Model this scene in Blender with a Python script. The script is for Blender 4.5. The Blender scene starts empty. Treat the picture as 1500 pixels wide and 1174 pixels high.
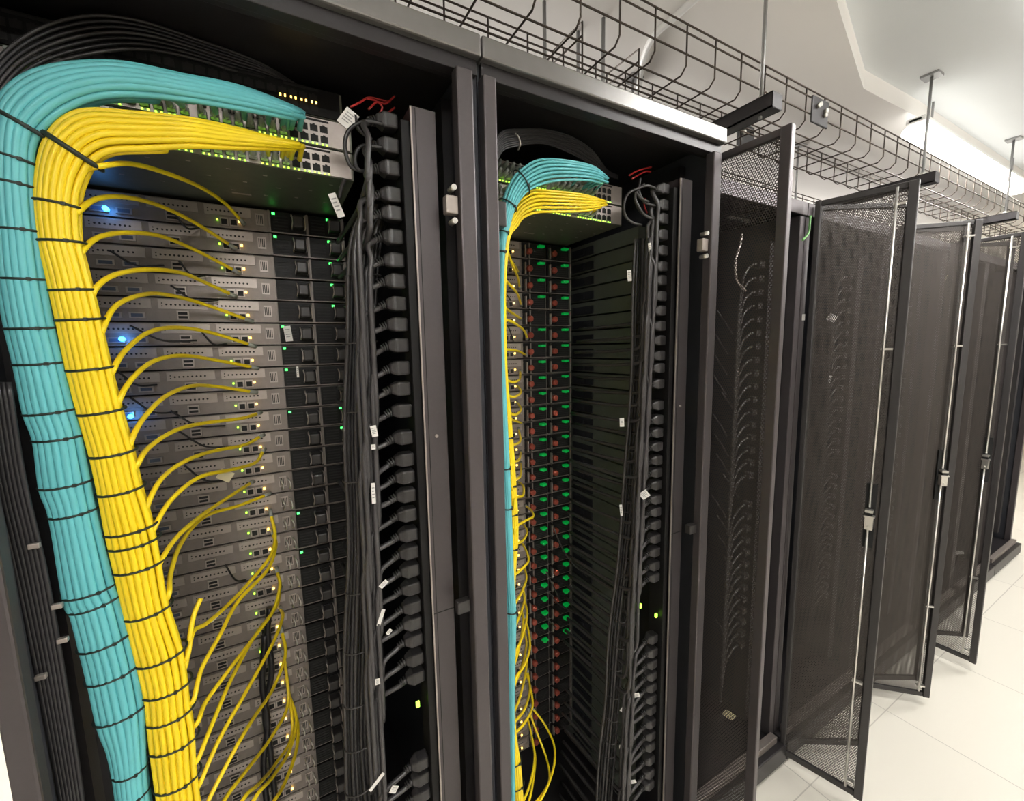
import bpy, math, random
from mathutils import Vector, Matrix
random.seed(7)
S = bpy.context.scene
COL = S.collection
# ------------------------------------------------------------------ camera
YAW, PITCH, ROLL, FPX = .5128, .12252, -.01911, 618.45
CAM = Vector((-.313, -.628, 1.525))
_f = Vector((math.sin(YAW)*math.cos(PITCH), math.cos(YAW)*math.cos(PITCH), -math.sin(PITCH)))
_r = Vector((math.cos(YAW), -math.sin(YAW), 0)); _u = _r.cross(_f)
_c, _s = math.cos(ROLL), math.sin(ROLL)
_r, _u = _c*_r+_s*_u, -_s*_r+_c*_u
cd = bpy.data.cameras.new('camera'); co = bpy.data.objects.new('camera', cd); COL.objects.link(co)
cd.sensor_width = 36; cd.lens = FPX/1500*36; cd.clip_start = .02; cd.clip_end = 60
co.matrix_world = Matrix(((_r.x, _u.x, -_f.x, CAM.x), (_r.y, _u.y, -_f.y, CAM.y), (_r.z, _u.z, -_f.z, CAM.z), (0, 0, 0, 1)))
S.camera = co
# ------------------------------------------------------------------ world, exposure, lights
W = bpy.data.worlds.new('world'); S.world = W; W.use_nodes = True
W.node_tree.nodes['Background'].inputs[0].default_value = (1, .97, .92, 1)
W.node_tree.nodes['Background'].inputs[1].default_value = .35
S.view_settings.view_transform = 'Standard'; S.view_settings.look = 'None'
S.view_settings.exposure = .55; S.view_settings.gamma = 1; S.view_settings.use_curve_mapping = False
S.cycles.max_bounces = 8; S.cycles.transparent_max_bounces = 24; S.cycles.use_denoising = True
CEIL = 2.46
def area(name, loc, sx, sy, power, rot=(0, 0, 0), col=(1, .965, .92)):
    l = bpy.data.lights.new(name, 'AREA'); l.shape = 'RECTANGLE'; l.size = sx; l.size_y = sy; l.energy = power; l.color = col
    o = bpy.data.objects.new(name, l); o.location = loc; o.rotation_euler = rot; COL.objects.link(o); return o
# ------------------------------------------------------------------ helpers
def at(x, y, X=None, Y=None, Z=None):
    d = _f + (x-750)/FPX*_r - (y-587)/FPX*_u
    t = (X-CAM.x)/d.x if X is not None else (Y-CAM.y)/d.y if Y is not None else (Z-CAM.z)/d.z
    return CAM + t*d
MATS = {}
def mat(name, col, rough=.5, metal=0., emis=None, es=0., noise=0., nscale=30., bump=0., spec=.5, alpha=None, trans=0.):
    m = bpy.data.materials.new(name); m.use_nodes = True; nt = m.node_tree; b = nt.nodes['Principled BSDF']
    b.inputs['Base Color'].default_value = (*col, 1); b.inputs['Roughness'].default_value = rough; b.inputs['Metallic'].default_value = metal
    b.inputs['Specular IOR Level'].default_value = spec; b.inputs['Transmission Weight'].default_value = trans
    tc = nt.nodes.new('ShaderNodeTexCoord'); n = nt.nodes.new('ShaderNodeTexNoise'); n.inputs['Scale'].default_value = nscale; n.inputs['Detail'].default_value = 4
    nt.links.new(tc.outputs['Object'], n.inputs['Vector'])
    if noise:
        r = nt.nodes.new('ShaderNodeMapRange'); r.inputs[3].default_value = 1-noise; r.inputs[4].default_value = 1+noise
        mx = nt.nodes.new('ShaderNodeVectorMath'); mx.operation = 'SCALE'; mx.inputs[0].default_value = col
        nt.links.new(n.outputs[0], r.inputs[0]); nt.links.new(r.outputs[0], mx.inputs['Scale']); nt.links.new(mx.outputs[0], b.inputs['Base Color'])
    if bump:
        bp = nt.nodes.new('ShaderNodeBump'); bp.inputs['Strength'].default_value = bump; bp.inputs['Distance'].default_value = .002
        nt.links.new(n.outputs[0], bp.inputs['Height']); nt.links.new(bp.outputs[0], b.inputs['Normal'])
    if emis: b.inputs['Emission Color'].default_value = (*emis, 1); b.inputs['Emission Strength'].default_value = es
    MATS[name] = m; return m
def M(n): return MATS[n]
mat('black_paint', (.030, .027, .029), .38, .35, noise=.1, nscale=200, bump=.05)
mat('rail_paint', (.24, .23, .225), .33, .75, noise=.06, nscale=60, bump=.03)
mat('post_paint', (.088, .077, .081), .42, .55, noise=.06, nscale=160, bump=.04)
mat('door_paint', (.05, .047, .047), .4, .4, noise=.08, nscale=100)
mat('black_inside', (.032, .034, .042), .6, .1, noise=.15, nscale=20)
mat('baffle', (.19, .21, .18), .6, .2, noise=.12, nscale=15)
mat('dark', (.008, .008, .008), .7)
mat('metal', (.235, .205, .188), .5, .45, noise=.15, nscale=90, bump=.08)
mat('metal_light', (.42, .37, .34), .42, .6, noise=.1, nscale=120)
mat('galvanized', (.16, .165, .13), .5, .6, noise=.18, nscale=60)
mat('silver', (.75, .73, .69), .28, .9, noise=.05)
mat('black_plastic', (.006, .0055, .006), .5, spec=.25, noise=.1, nscale=100)
mat('gray_plastic', (.036, .033, .033), .4, noise=.1, nscale=100)
mat('cord', (.018, .017, .019), .4, noise=.15, nscale=80)
mat('cord_sheen', (.05, .047, .049), .32, noise=.1, nscale=80)  # lighter copy of cord, with the highlight put into its colour
mat('plug_black', (.027, .025, .026), .38, noise=.15, nscale=150, bump=.1)
mat('wire', (.075, .06, .05), .42, .75, noise=.1)
mat('teal', (.13, .51, .55), .42, noise=.05, nscale=60)
mat('yellow', (.96, .71, .014), .38, noise=.03, nscale=60)
mat('tie', (.012, .02, .015), .5)
mat('clear_plastic', (.34, .36, .33), .25, noise=.1, nscale=80, spec=.6)
mat('label_white', (.85, .83, .80), .5, noise=.03)
mat('print_gray', (.35, .34, .34), .6)
mat('red_wire', (.45, .03, .03), .4)
mat('orange_latch', (.26, .05, .03), .4, noise=.1)
mat('vga_blue', (.06, .08, .12), .5)
mat('tan_card', (.62, .56, .36), .7, noise=.1)
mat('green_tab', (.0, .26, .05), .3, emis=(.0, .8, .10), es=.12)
mat('led_green', (.1, .8, .1), .4, emis=(.05, 1, .12), es=3.)
mat('led_lime', (.4, .9, .1), .4, emis=(.42, 1, .05), es=2.6)
mat('led_amber', (.9, .6, .1), .4, emis=(1, .62, .12), es=4.)
mat('led_blue', (.1, .3, 1), .4, emis=(.03, .28, 1), es=7.)
mat('ground_wire', (.25, .6, .2), .4)
mat('ceiling', (.83, .86, .875), .85, noise=.03, nscale=2)
mat('soffit', (.84, .815, .78), .85, noise=.03, nscale=2)
mat('wall', (.85, .81, .75), .85, noise=.03, nscale=2)
mat('tube_light', (1, 1, 1), .4, emis=(1, .97, .9), es=2.4)
mat('fixture', (.85, .85, .83), .5)
mat('rod_gray', (.33, .33, .33), .4, .6)
def floor_mat():
    m = mat('floor', (.80, .76, .67), .42, noise=.03, nscale=3); nt = m.node_tree; b = nt.nodes['Principled BSDF']
    tc = nt.nodes.new('ShaderNodeTexCoord'); br = nt.nodes.new('ShaderNodeTexBrick'); br.offset = 0
    br.inputs['Scale'].default_value = 1; br.inputs['Brick Width'].default_value = .6; br.inputs['Row Height'].default_value = .6; br.inputs['Mortar Size'].default_value = .002
    br.inputs['Color1'].default_value = (.80, .765, .68, 1); br.inputs['Color2'].default_value = (.77, .74, .66, 1); br.inputs['Mortar'].default_value = (.55, .52, .46, 1)
    nt.links.new(tc.outputs['Object'], br.inputs['Vector']); nt.links.new(br.outputs['Color'], b.inputs['Base Color'])
floor_mat()
def mesh_mat():
    m = mat('perforated', (.085, .073, .066), .5, .4); nt = m.node_tree; b = nt.nodes['Principled BSDF']; out = nt.nodes['Material Output']
    tc = nt.nodes.new('ShaderNodeTexCoord'); sp = nt.nodes.new('ShaderNodeSeparateXYZ'); nt.links.new(tc.outputs['Object'], sp.inputs[0])
    def mth(op, a, b_=None):
        n = nt.nodes.new('ShaderNodeMath'); n.operation = op
        for i, v in enumerate((a, b_)):
            if v is None: continue
            if isinstance(v, (int, float)): n.inputs[i].default_value = v
            else: nt.links.new(v, n.inputs[i])
        return n.outputs[0]
    P = .0058
    fx = mth('DIVIDE', sp.outputs['X'], P); fz = mth('DIVIDE', sp.outputs['Z'], P*.866)
    row = mth('FLOOR', fz); sh = mth('MULTIPLY', mth('MODULO', mth('ABSOLUTE', row), 2), .5)
    dx = mth('SUBTRACT', mth('FRACT', mth('ADD', fx, sh)), .5); dz = mth('MULTIPLY', mth('SUBTRACT', mth('FRACT', fz), .5), .866)
    d = mth('SQRT', mth('ADD', mth('MULTIPLY', dx, dx), mth('MULTIPLY', dz, dz)))
    hole = mth('LESS_THAN', d, .40)
    tr = nt.nodes.new('ShaderNodeBsdfTransparent'); mx = nt.nodes.new('ShaderNodeMixShader')
    nt.links.new(hole, mx.inputs[0]); nt.links.new(b.outputs[0], mx.inputs[1]); nt.links.new(tr.outputs[0], mx.inputs[2]); nt.links.new(mx.outputs[0], out.inputs[0])
mesh_mat()

class MB:
    def __init__(s): s.v = []; s.f = []; s.m = []; s.sm = []
    def add(s, vs, fs, mi=0, smooth=False):
        n = len(s.v); s.v += [tuple(v) for v in vs]
        for f in fs: s.f.append(tuple(i+n for i in f)); s.m.append(mi); s.sm.append(smooth)
        return s
    def box(s, x0, x1, y0, y1, z0, z1, mi=0, T=None):
        vs = [(x, y, z) for x in (x0, x1) for y in (y0, y1) for z in (z0, z1)]
        if T: vs = [T @ Vector(v) for v in vs]
        return s.add(vs, [(0, 1, 3, 2), (4, 6, 7, 5), (0, 4, 5, 1), (2, 3, 7, 6), (0, 2, 6, 4), (1, 5, 7, 3)], mi)
    def tube(s, pts, r, n=8, mi=0, closed=False, caps=True, r2=None):
        pts = [Vector(p) for p in pts]; N = len(pts)
        if N < 2: return s
        up = Vector((0, 0, 1)); prev = None; vs = []
        for i, p in enumerate(pts):
            a = pts[(i-1) % N] if closed or i > 0 else p; b = pts[(i+1) % N] if closed or i < N-1 else p
            t = (b-a).normalized() if (b-a).length > 1e-9 else Vector((0, 0, 1))
            if prev is None:
                prev = t.cross(up if abs(t.z) < .9 else Vector((1, 0, 0))).normalized()
            prev = (prev - t*prev.dot(t)).normalized(); q = t.cross(prev)
            rr = r[i] if isinstance(r, (list, tuple)) else r; rb = rr if r2 is None else r2
            for k in range(n):
                an = 2*math.pi*k/n; vs.append(p + prev*rr*math.cos(an) + q*rb*math.sin(an))
        fs = []
        for i in range(N if closed else N-1):
            j = (i+1) % N
            for k in range(n): l = (k+1) % n; fs.append((i*n+k, i*n+l, j*n+l, j*n+k))
        s.add(vs, fs, mi, True)
        if caps and not closed:
            base = len(s.v)-len(vs)
            s.f.append(tuple(base+k for k in range(n))[::-1]); s.m.append(mi); s.sm.append(False)
            s.f.append(tuple(base+(N-1)*n+k for k in range(n))); s.m.append(mi); s.sm.append(False)
        return s
    def cyl(s, p0, p1, r, n=12, mi=0): return s.tube([p0, p1], r, n, mi)
    def mesh(s, name, mats):
        me = bpy.data.meshes.new(name); me.from_pydata(s.v, [], s.f)
        for m in mats: me.materials.append(M(m))
        me.polygons.foreach_set('material_index', s.m); me.polygons.foreach_set('use_smooth', s.sm); me.update(); return me
    def build(s, name, mats, parent=None, loc=None, bevel=0):
        if isinstance(mats, str): mats = [mats]
        o = bpy.data.objects.new(name, s.mesh(name, mats)); COL.objects.link(o)
        if parent: o.parent = parent
        if loc: o.location = loc
        if bevel:
            b = o.modifiers.new('bevel', 'BEVEL'); b.width = bevel; b.segments = 2; b.limit_method = 'ANGLE'; b.harden_normals = False
        return o
def tag(o, label, cat, group=None):
    o['label'] = label; o['category'] = cat
    if group: o['group'] = group
    return o
def thing(name, label, cat, loc=(0, 0, 0), group=None, rz=0):
    o = bpy.data.objects.new(name, None); o.empty_display_size = .02; COL.objects.link(o); o.location = loc; o.rotation_euler = (0, 0, rz)
    return tag(o, label, cat, group)
def struct(o): o['kind'] = 'structure'; return o
def copy_tree(o, parent=None):
    c = o.copy(); COL.objects.link(c)
    if parent: c.parent = parent
    for ch in list(o.children): copy_tree(ch, c)
    return c
def spline(P, n=6):
    P = [Vector(p) for p in P]
    if len(P) < 3: return [P[0].lerp(P[-1], i/n) for i in range(n+1)]
    out = []
    for i in range(len(P)-1):
        p0 = P[i-1] if i else P[0]*2-P[1]; p1, p2 = P[i], P[i+1]; p3 = P[i+2] if i+2 < len(P) else P[-1]*2-P[-2]
        for k in range(n):
            t = k/n; out.append(.5*((2*p1)+(-p0+p2)*t+(2*p0-5*p1+4*p2-p3)*t*t+(-p0+3*p1-3*p2+p3)*t**3))
    out.append(P[-1]); return out
ONES = ['', 'first', 'second', 'third', 'fourth', 'fifth', 'sixth', 'seventh', 'eighth', 'ninth', 'tenth', 'eleventh', 'twelfth', 'thirteenth', 'fourteenth', 'fifteenth', 'sixteenth', 'seventeenth', 'eighteenth', 'nineteenth']
def od(n):
    if n < 20: return ONES[n]
    t, o = divmod(n, 10); T = {2: 'twent', 3: 'thirt', 4: 'fort'}[t]
    return T+'ieth' if o == 0 else T+'y-'+ONES[o]

# ------------------------------------------------------------------ the room
struct(MB().box(-3, 9, -4, 4, -.05, 0).build('floor', 'floor'))
struct(MB().box(-3, 9, -4, 4, CEIL, CEIL+.05).build('ceiling', 'ceiling'))
struct(MB().box(-3, 9, 4, 4.1, 0, CEIL).build('wall_back', 'wall'))
struct(MB().box(-3, 9, -4.1, -4, 0, CEIL).build('wall_front', 'wall'))
struct(MB().box(9, 9.1, -4.1, 4.1, 0, CEIL).build('wall_right', 'wall'))
struct(MB().box(-3.1, -3, -4.1, 4.1, 0, CEIL).build('wall_left', 'wall'))
# lowered ceiling field over the near racks, with a lighter edge strip
zs = 2.40
e0, e1, e2 = at(1225, 0, Z=zs), at(1265, 130, Z=zs), at(1345, 172, Z=zs)
d0 = (e0-e1).normalized(); st = e1+d0*3.2
poly = [Vector((st.x, st.y, zs)), e1, e2, Vector((9, e2.y+.0, zs)), Vector((9, 4, zs)), Vector((-3, 4, zs)), Vector((-3, st.y, zs))]
def prism(b, P, z0, z1, mi=0):
    n = len(P); vs = [(p.x, p.y, z0) for p in P]+[(p.x, p.y, z1) for p in P]
    return b.add(vs, [tuple(range(n))[::-1], tuple(range(n, 2*n))]+[(i, (i+1) % n, (i+1) % n+n, i+n) for i in range(n)], mi)
struct(prism(MB(), poly, zs, CEIL).build('trim_1', 'soffit'))

# ------------------------------------------------------------------ lamps
def batten(x, y, z, L, label, power, g='batten lamps', up=.5):
    t = thing('tube_lamp', label, 'lamp', (x, y, z), g)
    MB().box(0, L, -.03, .03, .03, .05).build('housing', 'fixture', t, bevel=.004)
    b = MB()
    b.tube([(.02, 0, .008), (L-.02, 0, .008)], .048, 16, r2=.03)
    b.build('tube', 'tube_light', t)
    for e in (.0, L-.02): MB().box(e, e+.02, -.02, .02, .034, .046).build('end_clip', 'fixture', t, bevel=.002)
    for e in (.15, L-.15): MB().cyl((e, 0, .07), (e, 0, CEIL-z), .004).build('hanger', 'rod_gray', t)
    if power:
        area('lamp_light', (x+L/2, y, z-.05), L, .09, power)
        area('lamp_uplight', (x+L/2, y, z+.075), L, .09, power*up, (math.pi, 0, 0))
    return t
la, lb = at(1340, 188, Z=2.33), at(1492, 277, Z=2.33)
batten(la.x, la.y, 2.32, lb.x-la.x, 'long glowing white tube lamp hanging over the wire tray at the far end', 8, up=.02)
batten(.9, -.62, 2.34, 1.5, 'unseen tube lamp added over the front aisle to brighten rail and doors', 18, up=.7)  # added out of view so the top rail reflects something bright
batten(3.4, -.9, 2.34, 1.5, 'unseen tube lamp added over the far front aisle for extra light', 30, up=.35)  # extra lamp out of frame, added to light the aisle and ceiling
batten(-.9, -1.9, 2.34, 1.2, 'unseen tube lamp added behind the camera to light the cabinet fronts', 18, up=1.3)  # fill light, added unseen to reach the cabinet fronts and cables
batten(-.1, 1.8, 2.0, 1.5, 'unseen tube lamp added behind the near cabinets to brighten the soffit', 50, up=1.8)  # hidden behind the racks, added to brighten the soffit from below
batten(2.6, 1.8, 2.0, 1.5, 'unseen tube lamp added behind the far cabinets to brighten the background', 60, up=1.6)  # also hidden and added, lifts the ceiling and wall beyond the trays

# ------------------------------------------------------------------ cabinets
HT = 2.0
def tall_cabinet(x0, label, left_post=True):
    t = thing('server_cabinet', label, 'cabinet', (x0, 0, 0))
    MB().box(.001, .599, 0, .03, 1.966, HT-.002).build('top_rail', 'rail_paint', t, bevel=.003)
    MB().box(.004, .596, .012, .03, 1.945, 1.967).box(.004, .596, .03, .05, 1.952, 1.967).build('top_lip', 'black_paint', t, bevel=.001)
    MB().box(.002, .598, .03, 1.05, 1.975, HT-.004).build('roof', 'black_paint', t)
    for xa, xb in ((.001, .024), (.557, .584)):
        MB().box(xa, xb, .0, .022, .06, 1.944).build('front_post', 'post_paint', t, bevel=.003)
    for xa, xb in ((.001, .012), (.588, .599)):
        MB().box(xa, xb, .022, 1.04, .05, 1.975).build('side_panel', 'black_inside', t)
    MB().box(.012, .588, 1.0, 1.02, .05, 1.975).build('far_panel', 'black_inside', t)
    MB().box(.001, .599, .0, 1.04, .0, .06).build('base', 'black_paint', t, bevel=.003)
    # post channel and inner uprights
    for xa, xb in ((.012, .030), (.570, .588)):
        MB().box(xa, xb, .10, .13, .06, 1.95).build('inner_upright', 'black_paint', t)
    c = MB().box(.536, .556, .006, .022, 1.733, 1.76)
    cc = c.build('catch', 'metal_light', t, bevel=.002)
    k = MB()
    for z in (1.722, 1.771): k.tube([(.548, .002, z), (.548, .02, z)], .0045, 10)
    k.build('screw', 'silver', t)
    c = MB().box(.024, .042, .008, .03, 1.725, 1.765); c.build('catch', 'gray_plastic', t, bevel=.002)
    for z in (1.07,):
        MB().box(.532, .556, .01, .025, z, z+.022).build('catch', 'gray_plastic', t, bevel=.002)
    return t
cab1 = tall_cabinet(-.6, 'near black server cabinet on the left, doorless, holding thick teal and yellow cable bundles')
cab2 = tall_cabinet(0, 'doorless black server cabinet in the middle with a bright pale top rail')
# uprights of the wall baffle inside the middle cabinet
b = MB()
for k in range(40):
    z = 1.80-k*.04445
    b.box(.5605, .587, .22, .56, z+.0025, z+.042)
b.build('side_baffle', 'baffle', cab2)
b = MB()
for k in range(40):
    z = 1.80-k*.04445
    b.box(.556, .5605, .40, .50, z+.006, z+.03); b.box(.554, .556, .44, .46, z+.010, z+.022)
b.build('baffle_clips', 'black_inside', cab2)

def leaf(parent, name, hinge, free, inner=False, ztop=1.958, zbot=.045, toward=-1):
    """half-width perforated door leaf from hinge to free (xy in world)"""
    h = Vector((hinge[0], hinge[1], 0)); fr = Vector((free[0], free[1], 0)); L = (fr-h).length
    ang = math.atan2(fr.y-h.y, fr.x-h.x)
    fb = MB(); w = .022; th = .014
    fb.box(0, w*.7, -th, th*.2, zbot, ztop).box(L-w, L, -th, th*.2, zbot, ztop)
    fb.box(w*.7, L-w, -th*.7, th*.2, ztop-.016, ztop).box(w*.7, L-w, -th*.7, th*.2, zbot, zbot+.02)
    o = fb.build(name, 'post_paint' if hinge[0] < .7 else 'door_paint', None, bevel=.002); o.parent = parent
    px, py = parent.location.x, parent.location.y
    o.location = (h.x-px, h.y-py, 0); o.rotation_euler = (0, 0, ang)
    MB().box(w*.7, L-w, -.0012, .0, zbot+.02, ztop-.016).build('mesh_panel', 'perforated', o)
    s = toward
    yb = s*.02 if s < 0 else .012
    if inner:
        xr = L-w-.022
        r = MB().cyl((xr, yb, zbot+.03), (xr, yb, 1.0), .0035, 10).cyl((xr, yb, 1.03), (xr, yb, ztop-.012), .0035, 10)
        for z in (zbot+.05, ztop-.06, .45, 1.5): r.box(xr-.006, xr+.02, yb-.001, yb+.012 if s < 0 else yb, z, z+.006)
        r.build('lock_rod', 'silver', o)
        q = MB().box(xr-.012, xr+.014, yb+.008, yb+.016, .90, 1.10)
        q.build('latch_plate', 'dark', o)
        q = MB().box(xr-.008, xr+.012, yb-.014, yb+.006, .962, 1.002).box(xr-.011, xr+.015, yb-.016, yb+.004, 1.0, 1.006).box(xr-.007, xr+.010, yb-.016, yb+.002, 1.006, 1.016, 1).box(xr-.009, xr+.011, yb-.017, yb+.004, 1.016, 1.024)
        q.tube([(xr+.002, yb-.018, .972), (xr+.002, yb-.012, .972)], .004, 10)
        q.build('latch', ['silver', 'dark'], o, bevel=.001)
    return o
def door_cabinet(x0, label, y0=.13):
    t = thing('server_cabinet', label, 'cabinet', (x0, y0, 0))
    MB().box(.002, .598, .0, 1.0, 1.935, 1.965).build('roof', 'black_paint', t, bevel=.002)
    MB().box(.002, .598, -.006, .0, 1.925, 1.965).build('top_rail', 'post_paint', t, bevel=.002)
    for xa, xb in ((.002, .03), (.57, .598)):
        MB().box(xa, xb, 0, .03, .09, 1.925).build('front_post', 'post_paint', t, bevel=.002)
    for xa, xb in ((.002, .012), (.588, .598)):
        MB().box(xa, xb, .03, .98, .05, 1.935).build('side_panel', 'black_inside', t)
    MB().box(.012, .588, .94, .96, .05, 1.935).build('far_panel', 'black_inside', t)
    MB().box(.002, .598, -.05, .98, .02, .09).build('base', 'black_paint', t, bevel=.004)
    MB().box(.03, .57, -.03, -.005, .09, .115).build('sill', 'metal', t, bevel=.002)
    c = MB()
    for x in (.06, .54):
        for y in (.0, .9): c.tube([(x-.012, y, .022), (x+.012, y, .022)], .022, 12)
    c.build('caster', 'dark', t)
    return t
names = ['first mesh-door cabinet beside the doorless pair', 'second mesh-door cabinet from the doorless pair', 'third mesh-door cabinet from the doorless pair', 'fourth cabinet from the doorless pair', 'fifth cabinet from the doorless pair', 'farthest cabinet at the end of the row']
dc = [door_cabinet(.6+.6*i, 'black '+names[i]+(', half doors standing open' if i < 4 else ', its doors not in view')) for i in range(6)]
leaf(dc[0], 'door', (.625, .125), (.637, -.122), ztop=1.962)
bf = at(1265, 1170, Z=.05); cf = at(1357, 1017, Z=.05); df = at(1434, 973, Z=.05)
leaf(dc[0], 'door', (1.195, .10), (1.2505, -.127), inner=True)
leaf(dc[1], 'door', (1.235, .12), (1.485, -.04))
leaf(dc[1], 'door', (1.80, .10), (1.972, -.075), inner=True)
leaf(dc[2], 'door', (1.835, .12), (2.06, -.02))
leaf(dc[2], 'door', (2.395, .11), (2.399, -.118), inner=True)
leaf(dc[3], 'door', (2.43, .12), (2.62, -.03))

# ------------------------------------------------------------------ servers
U = .04445
def make_server(kind):
    t = bpy.data.objects.new('rack_server', None); t.empty_display_size = .02; COL.objects.link(t)
    W_ = .42
    c = MB().box(.0, W_, .004, .62, .001, .0425).box(0, .262, 0, .004, .001, .0425).box(.262, .28, 0, .004, .001, .0425)
    c.box(.279, .283, -.004, .004, .001, .0425).box(W_-.004, W_, -.004, .004, .001, .0425).box(.347, .351, -.003, .004, .001, .0425)
    c.box(.279, W_, -.002, .004, .001, .0032)
    c.build('chassis', 'metal', t)
    v = MB().box(.258, .272, -.0015, .0, .012, .034)
    for k in range(4): v.box(.2595+.003*k, .261+.003*k, -.002, -.0014, .015, .031, 1)
    v.build('vent', ['metal_light', 'dark'], t)
    for x in (.008, .092, .176):
        s = MB().box(x, x+.074, -.002, 0, .0235, .0405)
        s.box(x+.001, x+.073, -.0026, -.002, .0385, .040)
        for k in range(8): s.tube([(x+.012+.0066*k, -.0024, .031), (x+.012+.0066*k, -.001, .031)], .0018, 6, 1)
        for z in (.0285, .0335): s.tube([(x+.0055, -.0024, z), (x+.0055, -.001, z)], .0012, 6, 1)
        s.build('slot_cover', ['metal_light', 'dark'], t)
    pz = MB().box(.050, .072, -.004, 0, .006, .016, 0); pz.box(.053, .069, -.0045, -.004, .008, .014, 1); pz.build('video_port', ['metal_light', 'vga_blue'], t)
    pz = MB().box(.016, .040, -.004, 0, .006, .016, 0); pz.box(.019, .037, -.0045, -.004, .008, .014, 1); pz.build('serial_port', ['metal_light', 'vga_blue'], t)
    u = MB().box(.118, .136, -.004, 0, .004, .020)
    for z in (.006, .013): u.box(.120, .134, -.0045, -.004, z, z+.0045, 1)
    u.build('usb_port', ['metal_light', 'dark'], t)
    for x in (.199, .2145):
        n_ = MB().box(x, x+.0135, -.003, 0, .005, .0195); n_.box(x+.002, x+.0115, -.0035, -.003, .0065, .0165, 1); n_.build('network_port', ['metal_light', 'dark'], t)
    MB().box(.2285, .2322, -.0048, -.002, .0125, .0165).build('status_light', 'led_amber', t)
    MB().box(.1935, .1962, -.0048, -.002, .0125, .0155).build('status_light', 'led_lime', t)
    if kind == 'a':
        for x, lx in ((.284, .2865), (.352, .386)):
            p = MB().box(x, x+.062, -.003, .02, .003, .0415)
            for k in range(5): p.box(x+.004, x+.030, -.0036, -.003, .007+.0062*k, .0095+.0062*k, 1)
            p.box(x+.036, x+.060, -.005, -.003, .008, .035, 1)
            q = p.build('power_supply', ['black_plastic', 'dark'], t)
            h = MB().tube(spline([(x+.037, -.004, .010), (x+.036, -.020, .011), (x+.038, -.022, .0225), (x+.036, -.020, .034), (x+.037, -.004, .035)], 4), .0012, 6)
            h.tube(spline([(x+.058, -.004, .010), (x+.060, -.020, .011), (x+.060, -.020, .034), (x+.058, -.004, .035)], 4), .0012, 6)
            h.build('wire_bail', 'metal_light', q)
            pl = MB().box(x+.038, x+.058, -.026, -.003, .011, .033); pl.build('power_plug', 'gray_plastic', q, bevel=.003)
            MB().box(lx, lx+.005, -.0055, -.003, .035, .039).build('power_light', 'led_green', q)
    else:
        for x in (.258, .338):
            p = MB().box(x, x+.074, -.003, .02, .003, .0415)
            for k in range(5): p.box(x+.030, x+.070, -.0036, -.003, .007+.0055*k, .0095+.0055*k, 1)
            q = p.build('power_supply', ['black_plastic', 'dark'], t)
            MB().tube([(x+.018, -.003, .018), (x+.018, -.016, .018), (x+.018, -.018, .018)], [.0085, .0085, .006], 10).build('release_knob', 'orange_latch', q)
            MB().box(x+.048, x+.066, -.016, -.002, .031, .037).box(x+.050, x+.058, -.018, -.016, .030, .036).build('handle_tab', 'green_tab', q, bevel=.002)
            MB().box(x+.006, x+.009, -.010, -.003, .004, .034).build('bracket', 'metal_light', q)
    return t
def colour_copy(lst): pass
SX1, SY, SZ0 = -.578, .373, 1.764
pa = make_server('a'); pb = make_server('b')
NS1, NS2 = 34, 34
servers1, servers2 = [], []
for i in range(NS1):
    o = pa if i == 0 else copy_tree(pa)
    o.location = (SX1, SY, SZ0-i*U); servers1.append(o)
    tag(o, 'slim grey server with black power units, %s from the top in the left cabinet' % od(i+1), 'server', 'servers in the left cabinet')
SX2 = .030
for i in range(NS2):
    o = pb if i == 0 else copy_tree(pb)
    o.location = (SX2, SY, SZ0-i*U); servers2.append(o)
    tag(o, 'grey server with orange knobs and green tabs, %s down the middle cabinet' % od(i+1), 'server', 'servers in the middle cabinet')
# which power lights are lit in the left cabinet: only some glow
offs = {0: (1, 1), 1: (1, 1), 2: (0, 1), 3: (0, 1), 4: (0, 1), 5: (1, 0), 6: (1, 0), 7: (1, 0), 9: (1, 1), 10: (0, 1), 14: (1, 0), 16: (1, 0)}
for i, o in enumerate(servers1):
    ps = [c for c in o.children if c.name.startswith('power_supply')]
    ps.sort(key=lambda c: min(v.co.x for v in c.data.vertices))
    for j, p in enumerate(ps):
        if not offs.get(i, (0, 0))[j]:
            for l in list(p.children):
                if l.name.startswith('power_light'): bpy.data.objects.remove(l)
lv = MB()
for x in (.262, .276): lv.tube(spline([(x, -.002, .008), (x+.002, -.014, .010), (x+.003, -.016, .020), (x, -.012, .028), (x-.002, -.002, .030)], 3), .0015, 6)
lvm = lv.mesh('release_lever', ['silver'])
for i, o in enumerate(servers1):
    if i >= 12:
        c = bpy.data.objects.new('release_lever', lvm); COL.objects.link(c); c.parent = o
for i, o in enumerate(servers2):
    ps = [c for c in o.children if c.name.startswith('power_supply')]
    for p in ps:
        for l in list(p.children):
            if l.name.startswith('handle_tab') and (i > 26 or random.random() < .04): bpy.data.objects.remove(l)
# blue locator lights
for px, py in ((155, 306), (179, 497), (192, 610)):
    p = at(px, py, Y=SY-.004)
    best = min(servers1, key=lambda o: abs(o.location.z+.02-p.z))
    MB().tube([(p.x-best.location.x, -.008, p.z-best.location.z), (p.x-best.location.x, 0, p.z-best.location.z)], .0042, 10).build('locator_light', 'led_blue', best)
    l = bpy.data.lights.new('locator_glow', 'POINT'); l.energy = .018; l.color = (.1, .35, 1); l.shadow_soft_size = .004
    lo = bpy.data.objects.new('locator_glow', l); lo.location = (p.x, SY-.02, p.z); COL.objects.link(lo)

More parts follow.
